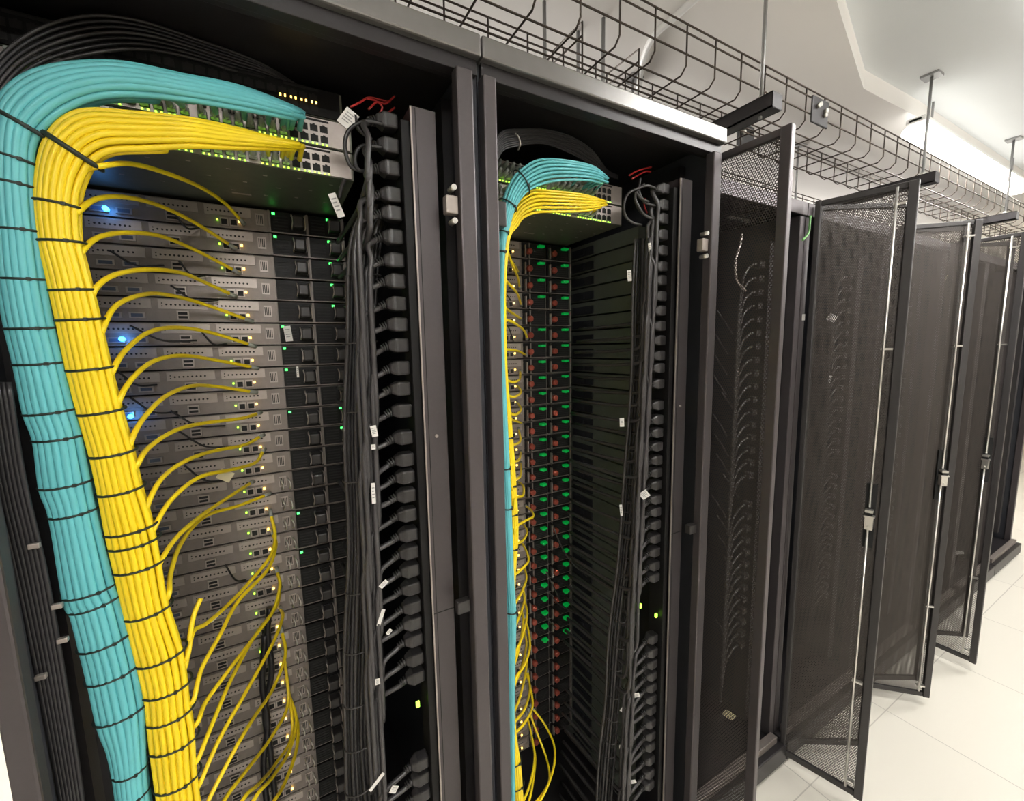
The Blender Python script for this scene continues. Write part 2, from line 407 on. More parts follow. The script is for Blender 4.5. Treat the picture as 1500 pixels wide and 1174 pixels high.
# ------------------------------------------------------------------ switches
def make_switch(label, x0, z0, y0=.164, lime=True, amber=False, plugs=range(0, 20), g=None):
    t = thing('network_switch', label, 'network switch', (x0, y0, z0), g)
    b = MB().box(0, .435, .002, .40, .0, .0425)
    f = MB().box(.004, .431, -.001, .002, .001, .0415)
    P = .0148
    for r in range(2):
        for k in range(24):
            x = .040+k*P+(.006 if k >= 12 else 0)
            f.box(x, x+.0115, -.0016, -.001, .0055+r*.0155, .0155+r*.0155, 1)
            f.box(x+.004, x+.0075, -.0016, -.001, (.0155 if r == 0 else .031), (.0172 if r == 0 else .0327), 1)
    for k in range(5): f.box(.05+k*.075, .10+k*.075, -.0016, -.001, .0365, .0395, 1)
    f.build('port_face', ['metal_light' if not amber else 'black_plastic', 'dark'], t)
    # vent holes on the underside
    v = b
    for k in range(8):
        for q in range(3):
            x = .05+k*.05+(q % 2)*.02; y = .03+q*.05+(k % 3)*.006
            v.box(x, x+.006, y, y+.002, -.0006, 0, 1)
    v.box(.25, .28, .15, .156, -.0006, 0, 1)
    v.build('chassis', ['galvanized', 'metal_light'], t)
    if lime or amber:
        b = MB()
        for k in range(24):
            x = .040+k*P+(.006 if k >= 12 else 0)
            if amber and k < 20: continue
            if lime and (k*7) % 9 == 4: continue
            for dx in (.0016, .0080): b.box(x+dx, x+dx+.0022, -.0028, -.001, .0014 if not amber else .018, .0032 if not amber else .021)
        b.build('port_lights', 'led_lime' if not amber else 'led_amber', t)
    for k in plugs:
        x = .040+k*P+(.006 if k >= 12 else 0)
        for r in (0, 1):
            q = MB().box(x+.0005, x+.011, -.012, -.001, .006+r*.0155, .0152+r*.0155)
            q.tube([(x+.0057, -.012, .0105+r*.0155), (x+.0057, -.022, .010+r*.0155), (x+.0057, -.030, .013+r*.0155)], [.0048, .0042, .003], 8)
            q.build('network_plug', 'clear_plastic', t, bevel=.0008)
    return t
g1 = 'network switches at the top of the left cabinet'; g2 = 'network switches at the top of the middle cabinet'
make_switch('lower network switch with lime port lights and yellow cables, left cabinet', -.603, 1.8145, g=g1)
make_switch('upper network switch fed by teal cables, left cabinet', -.603, 1.8595, g=g1)
make_switch('topmost black switch with amber port lights above the teal cables, left cabinet', -.615, 1.9045, lime=False, amber=True, plugs=(), g=g1)
make_switch('lower network switch under yellow cable fan in the middle cabinet', .012, 1.8145, g=g2)
make_switch('upper network switch fed by teal cables in the middle cabinet', .012, 1.8595, g=g2)

# ------------------------------------------------------------------ cable bundles
def interp_pairs(pairs, n=8):
    """pairs: (lx,ly,rx,ry,Y) -> list of (L,R) world"""
    Ls = spline([at(p[0], p[1], Y=p[4]) for p in pairs], n); Rs = spline([at(p[2], p[3], Y=p[4]) for p in pairs], n)
    return list(zip(Ls, Rs))
def strand_path(sec, x, dep, depth, s0=0, wob=0, ph=0, ybulge=None):
    out = []
    for i in range(s0, len(sec)):
        L, R = sec[i]; c = (L+R)/2; h = (R-L)/2
        d = dep*depth
        w = wob*math.sin(i*.11+ph)
        out.append(c+h*(x+w)+Vector((0, -d, 0)))
    return out
def trunk(sec, nvis, matname, name, lab_front, lab_back, group, depth, port, r=.0028, back=8, tip=None):
    k = 0
    for i in range(nvis):
        x = -1+2*(i+.5)/nvis
        dep = math.sqrt(max(0, 1-x*x))
        s0 = int((i*7 % 5))
        P = strand_path(sec, x, dep, depth, s0, .008, i*1.7)
        if port:
            e = Vector((P[0].x-.004, port[1]-.018, port[2]+((i % 2)*.0155)))
            P = [e, e.lerp(P[0], .5)+Vector((0, -.006, .002))]+P
        o = MB().tube(P, r, 8).build(name, matname); tag(o, lab_front % od(i+1), 'cable', group); k += 1
    for i in range(back):
        x = -.8+1.6*(i+.5)/back
        s0 = 8+i*3
        P = strand_path(sec, x, -.15-.5*(i % 2), depth, s0, .03, i)
        if port:
            e = Vector((P[0].x, port[1]-.018, port[2]+((i % 2)*.0155))); P = [e]+P
        o = MB().tube(P, r, 8).build(name, matname); tag(o, lab_back, 'cable', group+', rear layer')
def tie_loop(sec, t, depth, name, label, group, rad=.0016, grow=.0034, tilt=0, w=.0022):
    i = int(t); L, R = sec[i]; c = (L+R)/2; h = (R-L)/2
    j = min(len(sec)-1, i+1); c2 = (sec[j][0]+sec[j][1])/2; tan = (c2-c).normalized()
    hl = h.length+grow; hn = h.normalized(); hn = (hn-tan*hn.dot(tan)*.8).normalized()
    hn = (hn + tan*tilt).normalized()
    pts = []
    for k in range(28):
        a = 2*math.pi*k/28
        p = c+hn*hl*math.cos(a)+Vector((0, -1, 0))*(depth+grow)*math.sin(a)
        p += tan*(.25*hl*.35*math.sin(a))
        pts.append(p)
    b = MB().tube(pts, rad, 6, closed=True)
    o = b.build(name, 'tie')
    q = MB(); p = pts[5]; q.box(p.x-.0018, p.x+.0018, p.y-.0022, p.y+.001, p.z-.0018, p.z+.0018); q.build('tie_head', 'tie', o)
    tag(o, label, 'cable tie', group)
def near(sec, px, py, Y):
    p = at(px, py, Y=Y); return min(range(len(sec)), key=lambda i: ((sec[i][0]+sec[i][1])/2-p).length)
YB = .07
ypairs = [(443, 217, 443, 222, .13), (392, 204, 392, 222, .105), (341, 190, 335, 222, .085), (272, 176, 285, 221, YB), (187, 167, 218, 225, YB), (130, 164, 172, 228, YB), (96, 176, 145, 240, YB), (72, 203, 130, 260, YB), (60, 240, 120, 285, YB), (55, 300, 117, 312, YB),
          (61, 354, 120, 356, YB), (72, 402, 132, 402, YB), (87, 470, 148, 466, YB), (102, 543, 164, 536, YB), (118, 606, 179, 598, YB), (135, 668, 196, 657, YB), (147, 725, 208, 708, YB), (157, 782, 226, 764, YB), (170, 838, 237, 816, YB), (186, 905, 248, 880, YB), (203, 975, 268, 942, YB), (213, 1020, 276, 990, YB), (217, 1060, 280, 1028, YB), (221, 1100, 287, 1070, YB), (229, 1155, 290, 1125, YB), (238, 1215, 300, 1195, YB), (255, 1320, 322, 1300, YB), (290, 1500, 360, 1500, YB)]
ysec = interp_pairs(ypairs, 8)
tpairs = [(443, 168, 443, 180, .13), (392, 146, 395, 172, .105), (341, 129, 341, 163, .085), (272, 116, 272, 152, YB), (191, 99, 200, 146, YB), (129, 97, 145, 150, YB), (65, 106, 100, 170, YB), (20, 130, 68, 200, YB), (0, 165, 56, 225, YB), (-6, 225, 54, 258, YB), (-6, 300, 57, 305, YB), (-2, 350, 62, 352, YB),
          (2, 409, 70, 410, YB), (14, 481, 83, 480, YB), (26, 533, 95, 530, YB), (40, 605, 112, 598, YB), (54, 645, 122, 634, YB), (63, 715, 135, 698, YB), (78, 758, 142, 738, YB), (97, 875, 169, 848, YB), (108, 900, 176, 868, YB), (122, 956, 189, 916, YB), (133, 1003, 201, 962, YB), (146, 1062, 212, 1018, YB), (160, 1095, 214, 1070, YB), (169, 1132, 215, 1112, YB), (175, 1170, 217, 1146, YB), (188, 1240, 228, 1220, YB), (215, 1380, 258, 1370, YB), (240, 1500, 285, 1500, YB)]
tsec = interp_pairs(tpairs, 8)
trunk(ysec, 7, 'yellow', 'patch_cable', 'yellow patch cable, %s strand from the left in the big yellow bundle', 'yellow patch cable buried at the rear of the big yellow bundle', 'strands of the big yellow bundle', .017, (0, .164, 1.825), r=.0038, back=8)
trunk(tsec, 7, 'teal', 'patch_cable', 'teal patch cable, %s strand from the left in the big teal bundle', 'teal patch cable buried at the rear of the big teal bundle', 'strands of the big teal bundle', .017, (0, .164, 1.870), r=.0042, back=8)
yt = [(110, 222), (88, 300), (92, 357), (103, 427), (118, 470), (133, 538), (147, 603), (164, 662), (178, 716), (192, 774), (198, 793), (203, 828), (217, 893), (236, 960), (245, 1007), (249, 1045), (254, 1087), (260, 1141)]
for i, (x, y) in enumerate(yt):
    tie_loop(ysec, near(ysec, x, y, YB), .017, 'cable_tie', 'black cable tie, %s from the top around the big yellow bundle' % od(i+1), 'ties on the big yellow bundle', rad=.0030 if i == 0 else .0016)
tt = [(36, 185), (27, 239), (27, 272), (30, 340), (38, 410), (48, 480), (60, 532), (76, 602), (88, 640), (98, 706), (110, 748), (133, 862), (140, 880), (155, 936), (168, 980), (180, 1040), (192, 1121), (197, 1158)]
for i, (x, y) in enumerate(tt):
    tie_loop(tsec, near(tsec, x, y, YB), .017, 'cable_tie', 'black cable tie, %s from the top around the big teal bundle' % od(i+1), 'ties on the big teal bundle', rad=.0024 if i == 0 else .0015)

# branch cables of the left cabinet: photo traces raised to their real depth (bundle -> server port)
arcs1 = [
 [(150,243),(191,240),(238,252),(289,272),(327,296),(352,322)],
 [(118,307),(143,291),(184,289),(232,301),(283,325),(337,359)],
 [(121,368),(146,347),(191,341),(238,347),(289,368),(343,396)],
 [(140,423),(170,402),(218,395),(266,400),(300,414),(338,431)],
 [(152,479),(170,448),(204,433),(238,431),(290,443),(361,468)],
 [(167,540),(184,513),(218,487),(259,480),(307,487),(366,505)],
 [(177,581),(198,550),(228,528),(269,521),(317,528),(370,538)],
 [(194,642),(211,612),(242,581),(279,566),(313,566),(368,574)],
 [(204,676),(221,653),(259,630),(300,620),(354,613),(377,606)],
 [(217,738),(238,700),(273,675),(313,661),(358,652),(381,640)],
 [(227,772),(252,731),(293,699),(341,688),(374,678),(385,662)],
 [(237,820),(262,784),(300,752),(345,722),(367,708)],
 [(248,868),(250,840),(266,795),(300,757),(350,741),(389,726)],
 [(275,961),(283,926),(302,914),(329,891),(362,857),(396,815),(403,785),(397,755)],
 [(284,1025),(295,981),(322,931),(349,881),(392,835),(404,800),(400,783)],
 [(290,1058),(302,1028),(336,981),(369,938),(399,897),(410,860),(406,838)],
 [(292,1109),(312,1058),(339,995),(372,934),(404,890),(410,866)],
 [(296,1142),(322,1082),(362,1011),(399,944),(414,905),(411,893)],
 [(298,1190),(342,1102),(371,1053),(399,1011),(418,960),(413,926)],
 [(304,1225),(329,1172),(362,1128),(399,1078),(422,1030),(416,960)],
 [(312,1260),(356,1172),(378,1150),(402,1122),(428,1075),(421,1000)],
 [(318,1285),(371,1174),(400,1138),(424,1100),(434,1055),(424,1020)],
 [(272,975),(276,948),(283,905),(294,877)],
 [(330,1310),(392,1190),(416,1150),(434,1100),(436,1060),(428,1040)],
]
def branch(pts, y0, y1, sec, label, group, mname='yellow', r=.0032, stub=True, plug=True, bulge=.0):
    n = len(pts); W = []
    for i, (x, y) in enumerate(pts):
        t = i/(n-1); e = t*t*(3-2*t)*.6+t*.4
        W.append(at(x, y, Y=y0+(y1-y0)*e-bulge*math.sin(math.pi*t)))
    if stub and sec:
        i = min(range(len(sec)), key=lambda k: ((sec[k][0]+sec[k][1])/2-W[0]).length)
        for dk in (3, 9):
            j = min(len(sec)-1, i+dk); L, R = sec[j]; c = (L+R)/2; W.insert(0, c+(R-c)*.75)
    P = spline(W, 7)
    o = MB().tube(P, r, 8).build('patch_cable', mname); tag(o, label, 'cable', group)
    if plug:
        d = (P[-1]-P[-3]).normalized(); q = MB().tube([P[-1]-d*.004, P[-1]+d*.012], [.0036, .0045], 8); q.build('network_plug', 'clear_plastic', o)
    return o
for i, a in enumerate(arcs1):
    if len(a) == 4: lab = 'short yellow cable end sticking up from the big yellow bundle'; 
    else: lab = 'single yellow cable arching out to the servers, %s from the top in the left cabinet' % od(i+1 if i < 22 else i)
    branch(a, YB-.005, SY-.012 if len(a) > 4 else .10, ysec, lab, 'yellow cables arching to the left servers', plug=len(a) > 4)

# black cables above the teal arch and beside the bundles
def simple_cable(pts, y0, y1, r, m, name, label, cat='cable', group=None, n=6):
    W = [at(x, y, Y=y0+(y1-y0)*i/(len(pts)-1)) for i, (x, y) in enumerate(pts)]
    o = MB().tube(spline(W, n), r, 8).build(name, m); return tag(o, label, cat, group)
for i in range(7):
    o_ = i*9
    simple_cable([(-60+o_*.4, 210+o_), (-20+o_*.6, 110+o_*.6), (40+o_*.6, 52+o_*.8), (120+o_, 24+o_*.9), (200+o_, 30+o_*.9), (300+o_*.9, 62+o_*.8), (380+o_*.7, 92+o_*.6), (440, 128+o_*.3)], .10, .19, .0020, 'gray_plastic' if i % 3 == 0 else 'cord', 'signal_cable', 'dark grey signal cable, %s from the top arching above the teal cables' % od(i+1), group='dark cables over the teal arch')
for i in range(7):
    x = i*7
    simple_cable([(-30+x, 560), (-8+x, 700), (22+x, 830), (50+x*.9, 960), (75+x*.8, 1090), (95+x*.7, 1200), (120+x*.6, 1350)], .05, .06, .0028, 'cord', 'signal_cable', 'black cable, %s from the left along the left edge of the cabinet' % od(i+1), group='black cables at the left edge')
for i, (x, y) in enumerate(((50, 800), (84, 888), (92, 938), (60, 992))):
    p = at(x, y, Y=.045); o = MB().box(-.005, .005, -.003, .003, -.003, .003).build('cable_clip', 'metal_light', None, p, bevel=.001)
    tag(o, 'small grey clip, %s from the top on the black cables at the left edge' % od(i+1), 'clip', 'clips at the left edge')
p = at(112, 1110, Y=.14)
o = MB().box(-.02, .02, -.002, .002, -.035, .035).build('cable_manager', 'gray_plastic', None, p, bevel=.001); o.rotation_euler = (.2, .5, .3); tag(o, 'grey bent plastic plate behind the teal bundle near the bottom', 'bracket')
# thin black management leads across the server backs
for i, (y, xa, xb) in enumerate(((330, 255, 292), (400, 262, 300), (436, 250, 320), (495, 190, 288), (500, 292, 332), (620, 250, 330), (650, 262, 338), (700, 270, 330), (846, 330, 360), (600, 190, 260), (560, 170, 230), (385, 160, 240))):
    simple_cable([(xa, y-18), ((xa+xb)/2, y+4), (xb, y+4)], .33, .362, .0018, 'cord', 'management_lead', 'thin black lead across the server backs, %s listed from the top' % od(i+1) if False else 'thin black lead crossing the left servers near height %s' % ['just under the switches', 'of the third yellow arc', 'of the fourth yellow arc', 'of the upper blue light', 'right of the upper blue light', 'of the seventh yellow arc', 'of the ninth yellow arc', 'of the tenth yellow arc', 'of the thirteenth arc', 'of the lower blue light', 'of the sixth yellow arc', 'left of the third yellow arc'][i], group='thin black leads on the left servers')
for i, pts in enumerate([[(395, 890), (392, 930), (398, 985), (388, 1040), (396, 1100), (404, 1180)], [(388, 930), (384, 1000), (392, 1060), (386, 1120), (392, 1190)]]):
    simple_cable(pts, .34, .345, .006, 'cord', 'power_cable', 'thick black cord hanging over the lower left servers, %s one' % ['right', 'left'][i])

# ------------------------------------------------------------------ power strips, plugs and cords
def make_pdu(x0, label, y0=.05, z0=.12, z1=1.897, cat='power strip'):
    t = thing('power_strip', label, cat, (x0, y0, 0))
    MB().box(0, .040, 0, .008, z0, z1).box(0, .0015, 0, .05, z0, z1).box(.0385, .04, 0, .05, z0, z1).build('housing', 'post_paint', t, bevel=.0015)
    MB().box(-.014, -.0002, .006, .05, z0, z1-.02).build('outlet_face', 'black_plastic', t, bevel=.001)
    MB().box(.0, .0405, -.0006, .0002, 1.06, 1.0615).box(.0068, .0078, -.0006, .0004, z0, z1-.002).build('seam', 'dark', t)
    MB().box(-.001, .0015, -.0008, .002, z0, z1-.001).build('edge_strip', 'metal_light', t)
    k = MB().tube([(.02, -.002, 1.38), (.02, .001, 1.38)], .003, 10); k.build('screw', 'metal_light', t)
    return t
make_pdu(-.100, 'tall dark grey power strip full of black plugs in the left cabinet')
make_pdu(.512, 'tall dark grey power strip full of black plugs in the middle cabinet')
def plug_cord(px, py, tr, label, group, outlet_x, drop=.16, r=.0044, m='cord', ribs=True, z=None, lane=0, tail=True):
    """plug body on the strip's outlet face and its cord: out, over and down the trunk, then in to a server"""
    p = at(px, py, Y=.078); zc = p.z if z is None else z
    t = thing('power_cable', label, 'power cord', (outlet_x, .078, zc), group)
    b = MB(); secs = [(0, .0112, .0112), (-.021, .0125, .0118), (-.028, .0085, .0090), (-.033, .0062, .0066)]; vs = []
    for x_, hy, hz in secs: vs += [(x_, -hy, -hz), (x_, hy, -hz), (x_, hy, hz), (x_, -hy, hz)]
    fs = [(0, 3, 2, 1), (12, 13, 14, 15)]
    for a_ in range(3):
        for k in range(4): fs.append((a_*4+k, a_*4+(k+1) % 4, a_*4+4+(k+1) % 4, a_*4+4+k))
    b.add(vs, fs); b.build('plug', 'plug_black', t, bevel=.0032)
    c = MB()
    for k in range(3): c.tube([(-.0335-.0036*k, 0, -.0018-.0012*k), (-.0358-.0036*k, 0, -.0024-.0014*k)], .0074-.0006*k, 10)
    c.build('strain_relief', 'plug_black', t)
    tx, ty = tr
    lx = tx-outlet_x; dy = ty-.078
    P = [(-.030, 0, -.001), (-.044, -.001, -.008), (lx*.55-.024, dy*.5, -.019), (lx*.93, dy*.9, -.040), (lx, dy, -.075), (lx-.001, dy, -.075-drop*.5), (lx-.002, dy+.006, -.075-drop)]
    if tail: P += [(lx-.004, .06, -.095-drop), (lx-.01, .25, -.10-drop)]
    MB().tube(spline([Vector(q) for q in P], 5), r, 8).build('cord', 'cord_sheen', t)
    return t
def zat(px, py): return at(px, py, Y=.078).z
ys1 = [181, 217, 250, 288, 315, 349, 383, 413, 446, 476, 506, 539, 569, 601, 640, 672, 697, 724, 752, 781, 807, 833, 859, 886, 910, 934, 962, 988, 1114, 1136, 1160]
for i, y in enumerate(ys1):
    x = 573+(y-180)*.047
    j = i % 5
    if i < 3:
        plug_cord(x, y, (-.168, .05), 'black plug and cord, %s from the top on the left power strip' % od(i+1), 'plugs on the left power strip', -.1145, drop=.03)
    else:
        zz = zat(x, y)
        tx = -.170-.005*j-(1.75-zz)*.035
        plug_cord(x, y, (tx, .065+.010*(j % 3)), 'black plug and cord, %s from the top on the left power strip' % od(i+1), 'plugs on the left power strip', -.1145, drop=.22 if i < 27 else .05, m='cord')
ys2 = [280, 303, 323, 346, 369, 392, 412, 435, 456, 478, 499, 521, 539, 562, 593, 614, 633, 653, 673, 691, 709, 730, 748, 767, 787, 807, 827, 844, 934, 954, 971, 988, 1005, 1022, 1038, 1058, 1076, 1092, 1112, 1132, 1149]
for i, y in enumerate(ys2):
    x = 976-(y-280)*.033
    j = i % 4; zz = zat(x, y)
    tx = .452-.006*j-(1.75-zz)*.045
    plug_cord(x, y, (tx, .065+.008*(j % 3)), 'black plug and cord, %s from the top on the middle power strip' % od(i+1), 'plugs on the middle power strip', .4975, drop=.20)
# vertical trunk cords
def vtrunk(pts, n, y0, group, lab, spread=5.5):
    for i in range(n):
        o_ = (i-(n-1)/2)*spread
        simple_cable([(x+o_*(1 if k % 2 else .85), y) for k, (x, y) in enumerate(pts)], y0+.012*(i % 3), y0+.012*((i+1) % 3), .0034, 'cord' if i % 3 else 'gray_plastic', 'power_cable', lab % od(i+1), 'power cord', group)
vtrunk([(556, 300), (535, 360), (528, 500), (527, 640), (530, 800), (527, 950), (525, 1080), (532, 1200), (545, 1400)], 9, .10, 'long cords strapped beside the left plugs', 'long black power cord, %s from the left in the left cabinet cord run', 5.5)
vtrunk([(940, 350), (938, 430), (934, 560), (925, 700), (915, 820), (903, 930), (896, 1030), (888, 1120), (880, 1250), (875, 1400)], 6, .10, 'long cords strapped beside the middle plugs', 'long black power cord, %s from the left in the middle cabinet cord run', 4.5)
for grp, xs, wmm, lab in (('straps on the left cord run', [(533, 405), (528, 502), (530, 600), (527, 700), (530, 860), (528, 945), (526, 1022), (527, 1085), (528, 1148)], 30, 'left'), ('straps on the middle cord run', [(937, 520), (935, 555), (932, 615), (930, 660), (925, 706), (922, 748), (917, 813), (914, 843), (908, 905), (905, 943), (900, 975), (897, 1015), (895, 1048), (893, 1080), (890, 1100)], 16, 'middle')):
    for i, (x, y) in enumerate(xs):
        p = at(x, y, Y=.108); w = wmm/1000
        pts = [p+Vector((w*math.cos(a)*.9, -.022*math.sin(a), .002*math.cos(a))) for a in [2*math.pi*k/20 for k in range(20)]]
        o = MB().tube(pts, .0014, 6, closed=True).build('cable_tie', 'gray_plastic'); tag(o, 'thin grey tie, %s from the top around the %s cabinet\'s power cords' % (od(i+1), lab), 'cable tie', grp)

# paper tags
def paper(px, py, Y, w, h, rot, label, m='label_white', printed=True):
    p = at(px, py, Y=Y)
    o = MB().box(-w/2, w/2, -.0006, .0006, -h/2, h/2).build('cable_label', m, None, p)
    o.rotation_euler = (random.uniform(-.15, .15), rot, .85*math.atan2(CAM.x-p.x, p.y-CAM.y))
    if printed:
        b = MB()
        for k in range(4): b.box(-w*.33, w*.33-(k % 2)*w*.12, -.0009, -.0006, h*.25-k*h*.16, h*.25-k*h*.16+h*.05)
        b.build('print', 'print_gray', o)
    tag(o, label, 'label', 'cable labels'); return o
for a in ((510, 174, .075, .020, .028, .6, 'white printed label, diamond-tilted beside the upper switch ports of the left cabinet'),
          (493, 301, .10, .011, .036, -.35, 'long white curled label hanging under the left switches'),
          (540, 251, .06, .007, .011, 0, 'small white tag on the third plug cord of the left cabinet'),
          (548, 632, .05, .009, .018, -.15, 'bright white label on a cord halfway down the left plugs'),
          (547, 655, .05, .0065, .008, 0, 'small white wrap just under the bright label in the left cabinet'),
          (547, 723, .05, .006, .034, 0, 'narrow upright barcode label on the left cord run'),
          (562, 856, .06, .015, .008, -.7, 'small grey tilted tag among the lower left plugs'),
          (570, 926, .06, .010, .006, -.8, 'tiny grey tag below the tilted grey one'),
          (553, 999, .06, .008, .011, 0, 'pale tag at the end of the lowest upper plug cord, left cabinet'),
          (577, 1157, .06, .012, .014, .5, 'white folded label at the bottom left plugs'),
          (422, 489, .33, .013, .030, -.1, 'white label stuck over the server backs left of green lights'),
          (436, 545, .33, .004, .022, 0, 'thin white strip beside green power lights of the left servers'),
          (922, 404, .09, .009, .024, -.1, 'pale label near the top of the middle cord run'),
          (952, 365, .065, .006, .026, -.15, 'long narrow white wrap on a cord by the middle plugs'),
          (911, 619, .10, .010, .021, -.05, 'yellowish upright label on the middle cord run'),
          (944, 725, .06, .018, .020, .9, 'large white tilted label among the middle plugs'),
          (910, 748, .10, .006, .028, -.1, 'narrow grey label left of the large white one'),
          (931, 1019, .06, .020, .011, -.35, 'bright white label high in the lower middle plugs'),
          (913, 1040, .08, .012, .016, .5, 'grey curled label under the bright one, lower middle plugs'),
          (911, 1095, .08, .013, .012, 0, 'grey tag third down among the lower middle plugs'),
          (926, 1146, .06, .020, .010, -.4, 'lowest bright white label of the middle cabinet'),
          ):
    paper(*a)
paper(330, 697, .25, .022, .018, .6, 'pale yellow flag wrapped on the eleventh yellow arc', 'tan_card', False)
paper(316, 903, .22, .007, .022, .9, 'white wrap on a yellow cable low in the left cabinet')
paper(558, 905, .06, .006, .030, .35, 'long pale wrap along a cord in the lower left plugs', printed=False)
paper(552, 1146, .06, .006, .032, .9, 'long white wrap beside the folded label, bottom left plugs', printed=False)
# breaker lights in the gaps
for (px, py, lab) in ((612, 1032, 'left'), (629, 1062, 'left'), (938, 888, 'middle'), (961, 902, 'middle')):
    p = at(px, py, Y=.07)
    o = MB().box(-.003, .003, -.002, .002, -.005, .005).build('breaker_light', 'led_lime', None, p); tag(o, 'tiny lime breaker light in the plug gap of the %s cabinet, %s one' % (lab, 'upper' if py in (1032, 888) else 'lower'), 'light')

# dark device body behind the cords on the right of the servers, left cabinet
for i, pts in enumerate([[(562, 182), (535, 178), (512, 190), (505, 215), (515, 245), (540, 252)], [(560, 216), (530, 214), (520, 232), (527, 250), (556, 250)], [(545, 205), (526, 190), (520, 170), (512, 178)], [(505, 262), (500, 275), (497, 290)]]):
    simple_cable(pts, .07, .08, .003, 'cord', 'power_cable', 'short black cord looping beside the left switches, %s of four' % od(i+1), 'power cord', 'short cords beside the left switches')
for i, pts in enumerate([[(513, 157), (526, 151), (540, 143), (556, 146), (572, 150)], [(540, 160), (552, 150), (565, 152), (578, 141)], [(536, 144), (550, 148), (560, 158), (552, 172)], [(565, 168), (578, 158)]]):
    simple_cable(pts, .11, .12, .0016, 'red_wire', 'control_wire', 'thin red wire above the left plugs, %s of four' % od(i+1), 'wire', 'red wires above the left plugs')
for i, pts in enumerate([[(922, 257), (935, 250), (954, 245)], [(926, 262), (944, 252), (953, 252)], [(945, 290), (944, 302), (948, 312)]]):
    simple_cable(pts, .10, .11, .0018, 'red_wire', 'control_wire', 'thin red wire above the middle plugs, %s of three' % od(i+1), 'wire', 'red wires above the middle plugs')
for i, pts in enumerate([[(960, 276), (948, 272), (935, 276), (920, 284), (914, 300), (916, 316), (926, 326), (940, 330)], [(950, 296), (938, 290), (931, 282), (932, 298), (940, 312), (958, 322)], [(960, 302), (944, 296), (936, 280), (938, 262)], [(963, 322), (945, 316), (934, 300), (930, 288), (936, 276), (944, 270)]]):
    simple_cable(pts, .07, .085, .0028, 'gray_plastic', 'power_cable', 'grey-black cord coiled beside the middle switches, %s of four' % od(i+1), 'power cord', 'coiled cords beside the middle switches')

# ------------------------------------------------------------------ middle cabinet bundles
Y2 = .05
t2 = [(888, 262, 884, 272, .11), (864, 244, 860, 268, .08), (823, 235, 825, 268, Y2), (787, 234, 798, 272, Y2), (764, 246, 776, 280, Y2), (748, 262, 762, 292, Y2), (736, 290, 750, 312, Y2), (730, 320, 744, 332, Y2), (728, 350, 738, 352, Y2), (727, 374, 735, 376, Y2), (726, 430, 734, 430, Y2+.01), (726, 520, 735, 520, Y2+.01), (728, 620, 740, 620, Y2), (732, 720, 745, 720, Y2), (735, 800, 748, 800, Y2-.005), (737, 850, 750, 850, Y2-.005), (740, 900, 753, 900, Y2-.005), (740, 980, 751, 980, Y2-.005), (742, 1060, 750, 1060, Y2-.005), (743, 1174, 751, 1174, Y2-.005), (745, 1300, 754, 1300, Y2-.005)]
y2 = [(885, 296, 884, 304, .11), (851, 285, 856, 312, .08), (802, 279, 815, 314, Y2+.01), (777, 278, 785, 315, Y2+.01), (760, 287, 765, 322, Y2+.015), (748, 300, 755, 335, Y2+.02), (736, 330, 745, 348, Y2+.02), (731, 370, 741, 376, Y2+.02), (728, 430, 738, 430, Y2+.02), (730, 540, 740, 540, Y2+.02), (733, 620, 747, 620, Y2+.035), (736, 700, 753, 700, Y2+.035), (737, 780, 757, 780, Y2+.035), (737, 840, 753, 840, Y2+.035), (738, 950, 750, 950, Y2+.035), (741, 1060, 753, 1060, Y2+.035), (744, 1120, 761, 1120, Y2+.02), (747, 1174, 765, 1174, Y2+.02), (752, 1300, 775, 1300, Y2+.02)]
t2s, y2s = interp_pairs(t2, 8), interp_pairs(y2, 8)
trunk(t2s, 7, 'teal', 'patch_cable', 'teal patch cable, %s strand of the middle cabinet teal bundle', 'teal patch cable at the rear of the middle cabinet\'s teal bundle', 'strands of the middle teal bundle', .014, (0, .164, 1.870), r=.0024, back=7)
trunk(y2s, 7, 'yellow', 'patch_cable', 'yellow patch cable, %s strand of the middle cabinet yellow bundle', 'yellow patch cable at the rear of the middle cabinet\'s yellow bundle', 'strands of the middle yellow bundle', .012, (0, .164, 1.825), r=.0024, back=7)
for i, (x, y) in enumerate(((762, 266), (742, 302), (733, 342), (731, 372), (740, 680), (742, 740), (745, 892))):
    tie_loop(t2s, near(t2s, x, y, Y2), .014, 'cable_tie', 'black cable tie, %s from the top around the middle teal bundle' % od(i+1), 'ties on the middle teal bundle', rad=.0013)
for i, (x, y) in enumerate(((742, 645), (745, 716), (748, 765), (746, 815), (752, 1130), (757, 1162))):
    tie_loop(y2s, near(y2s, x, y, Y2), .012, 'cable_tie', 'black cable tie, %s from the top around the middle yellow bundle' % od(i+1), 'ties on the middle yellow bundle', rad=.0012)
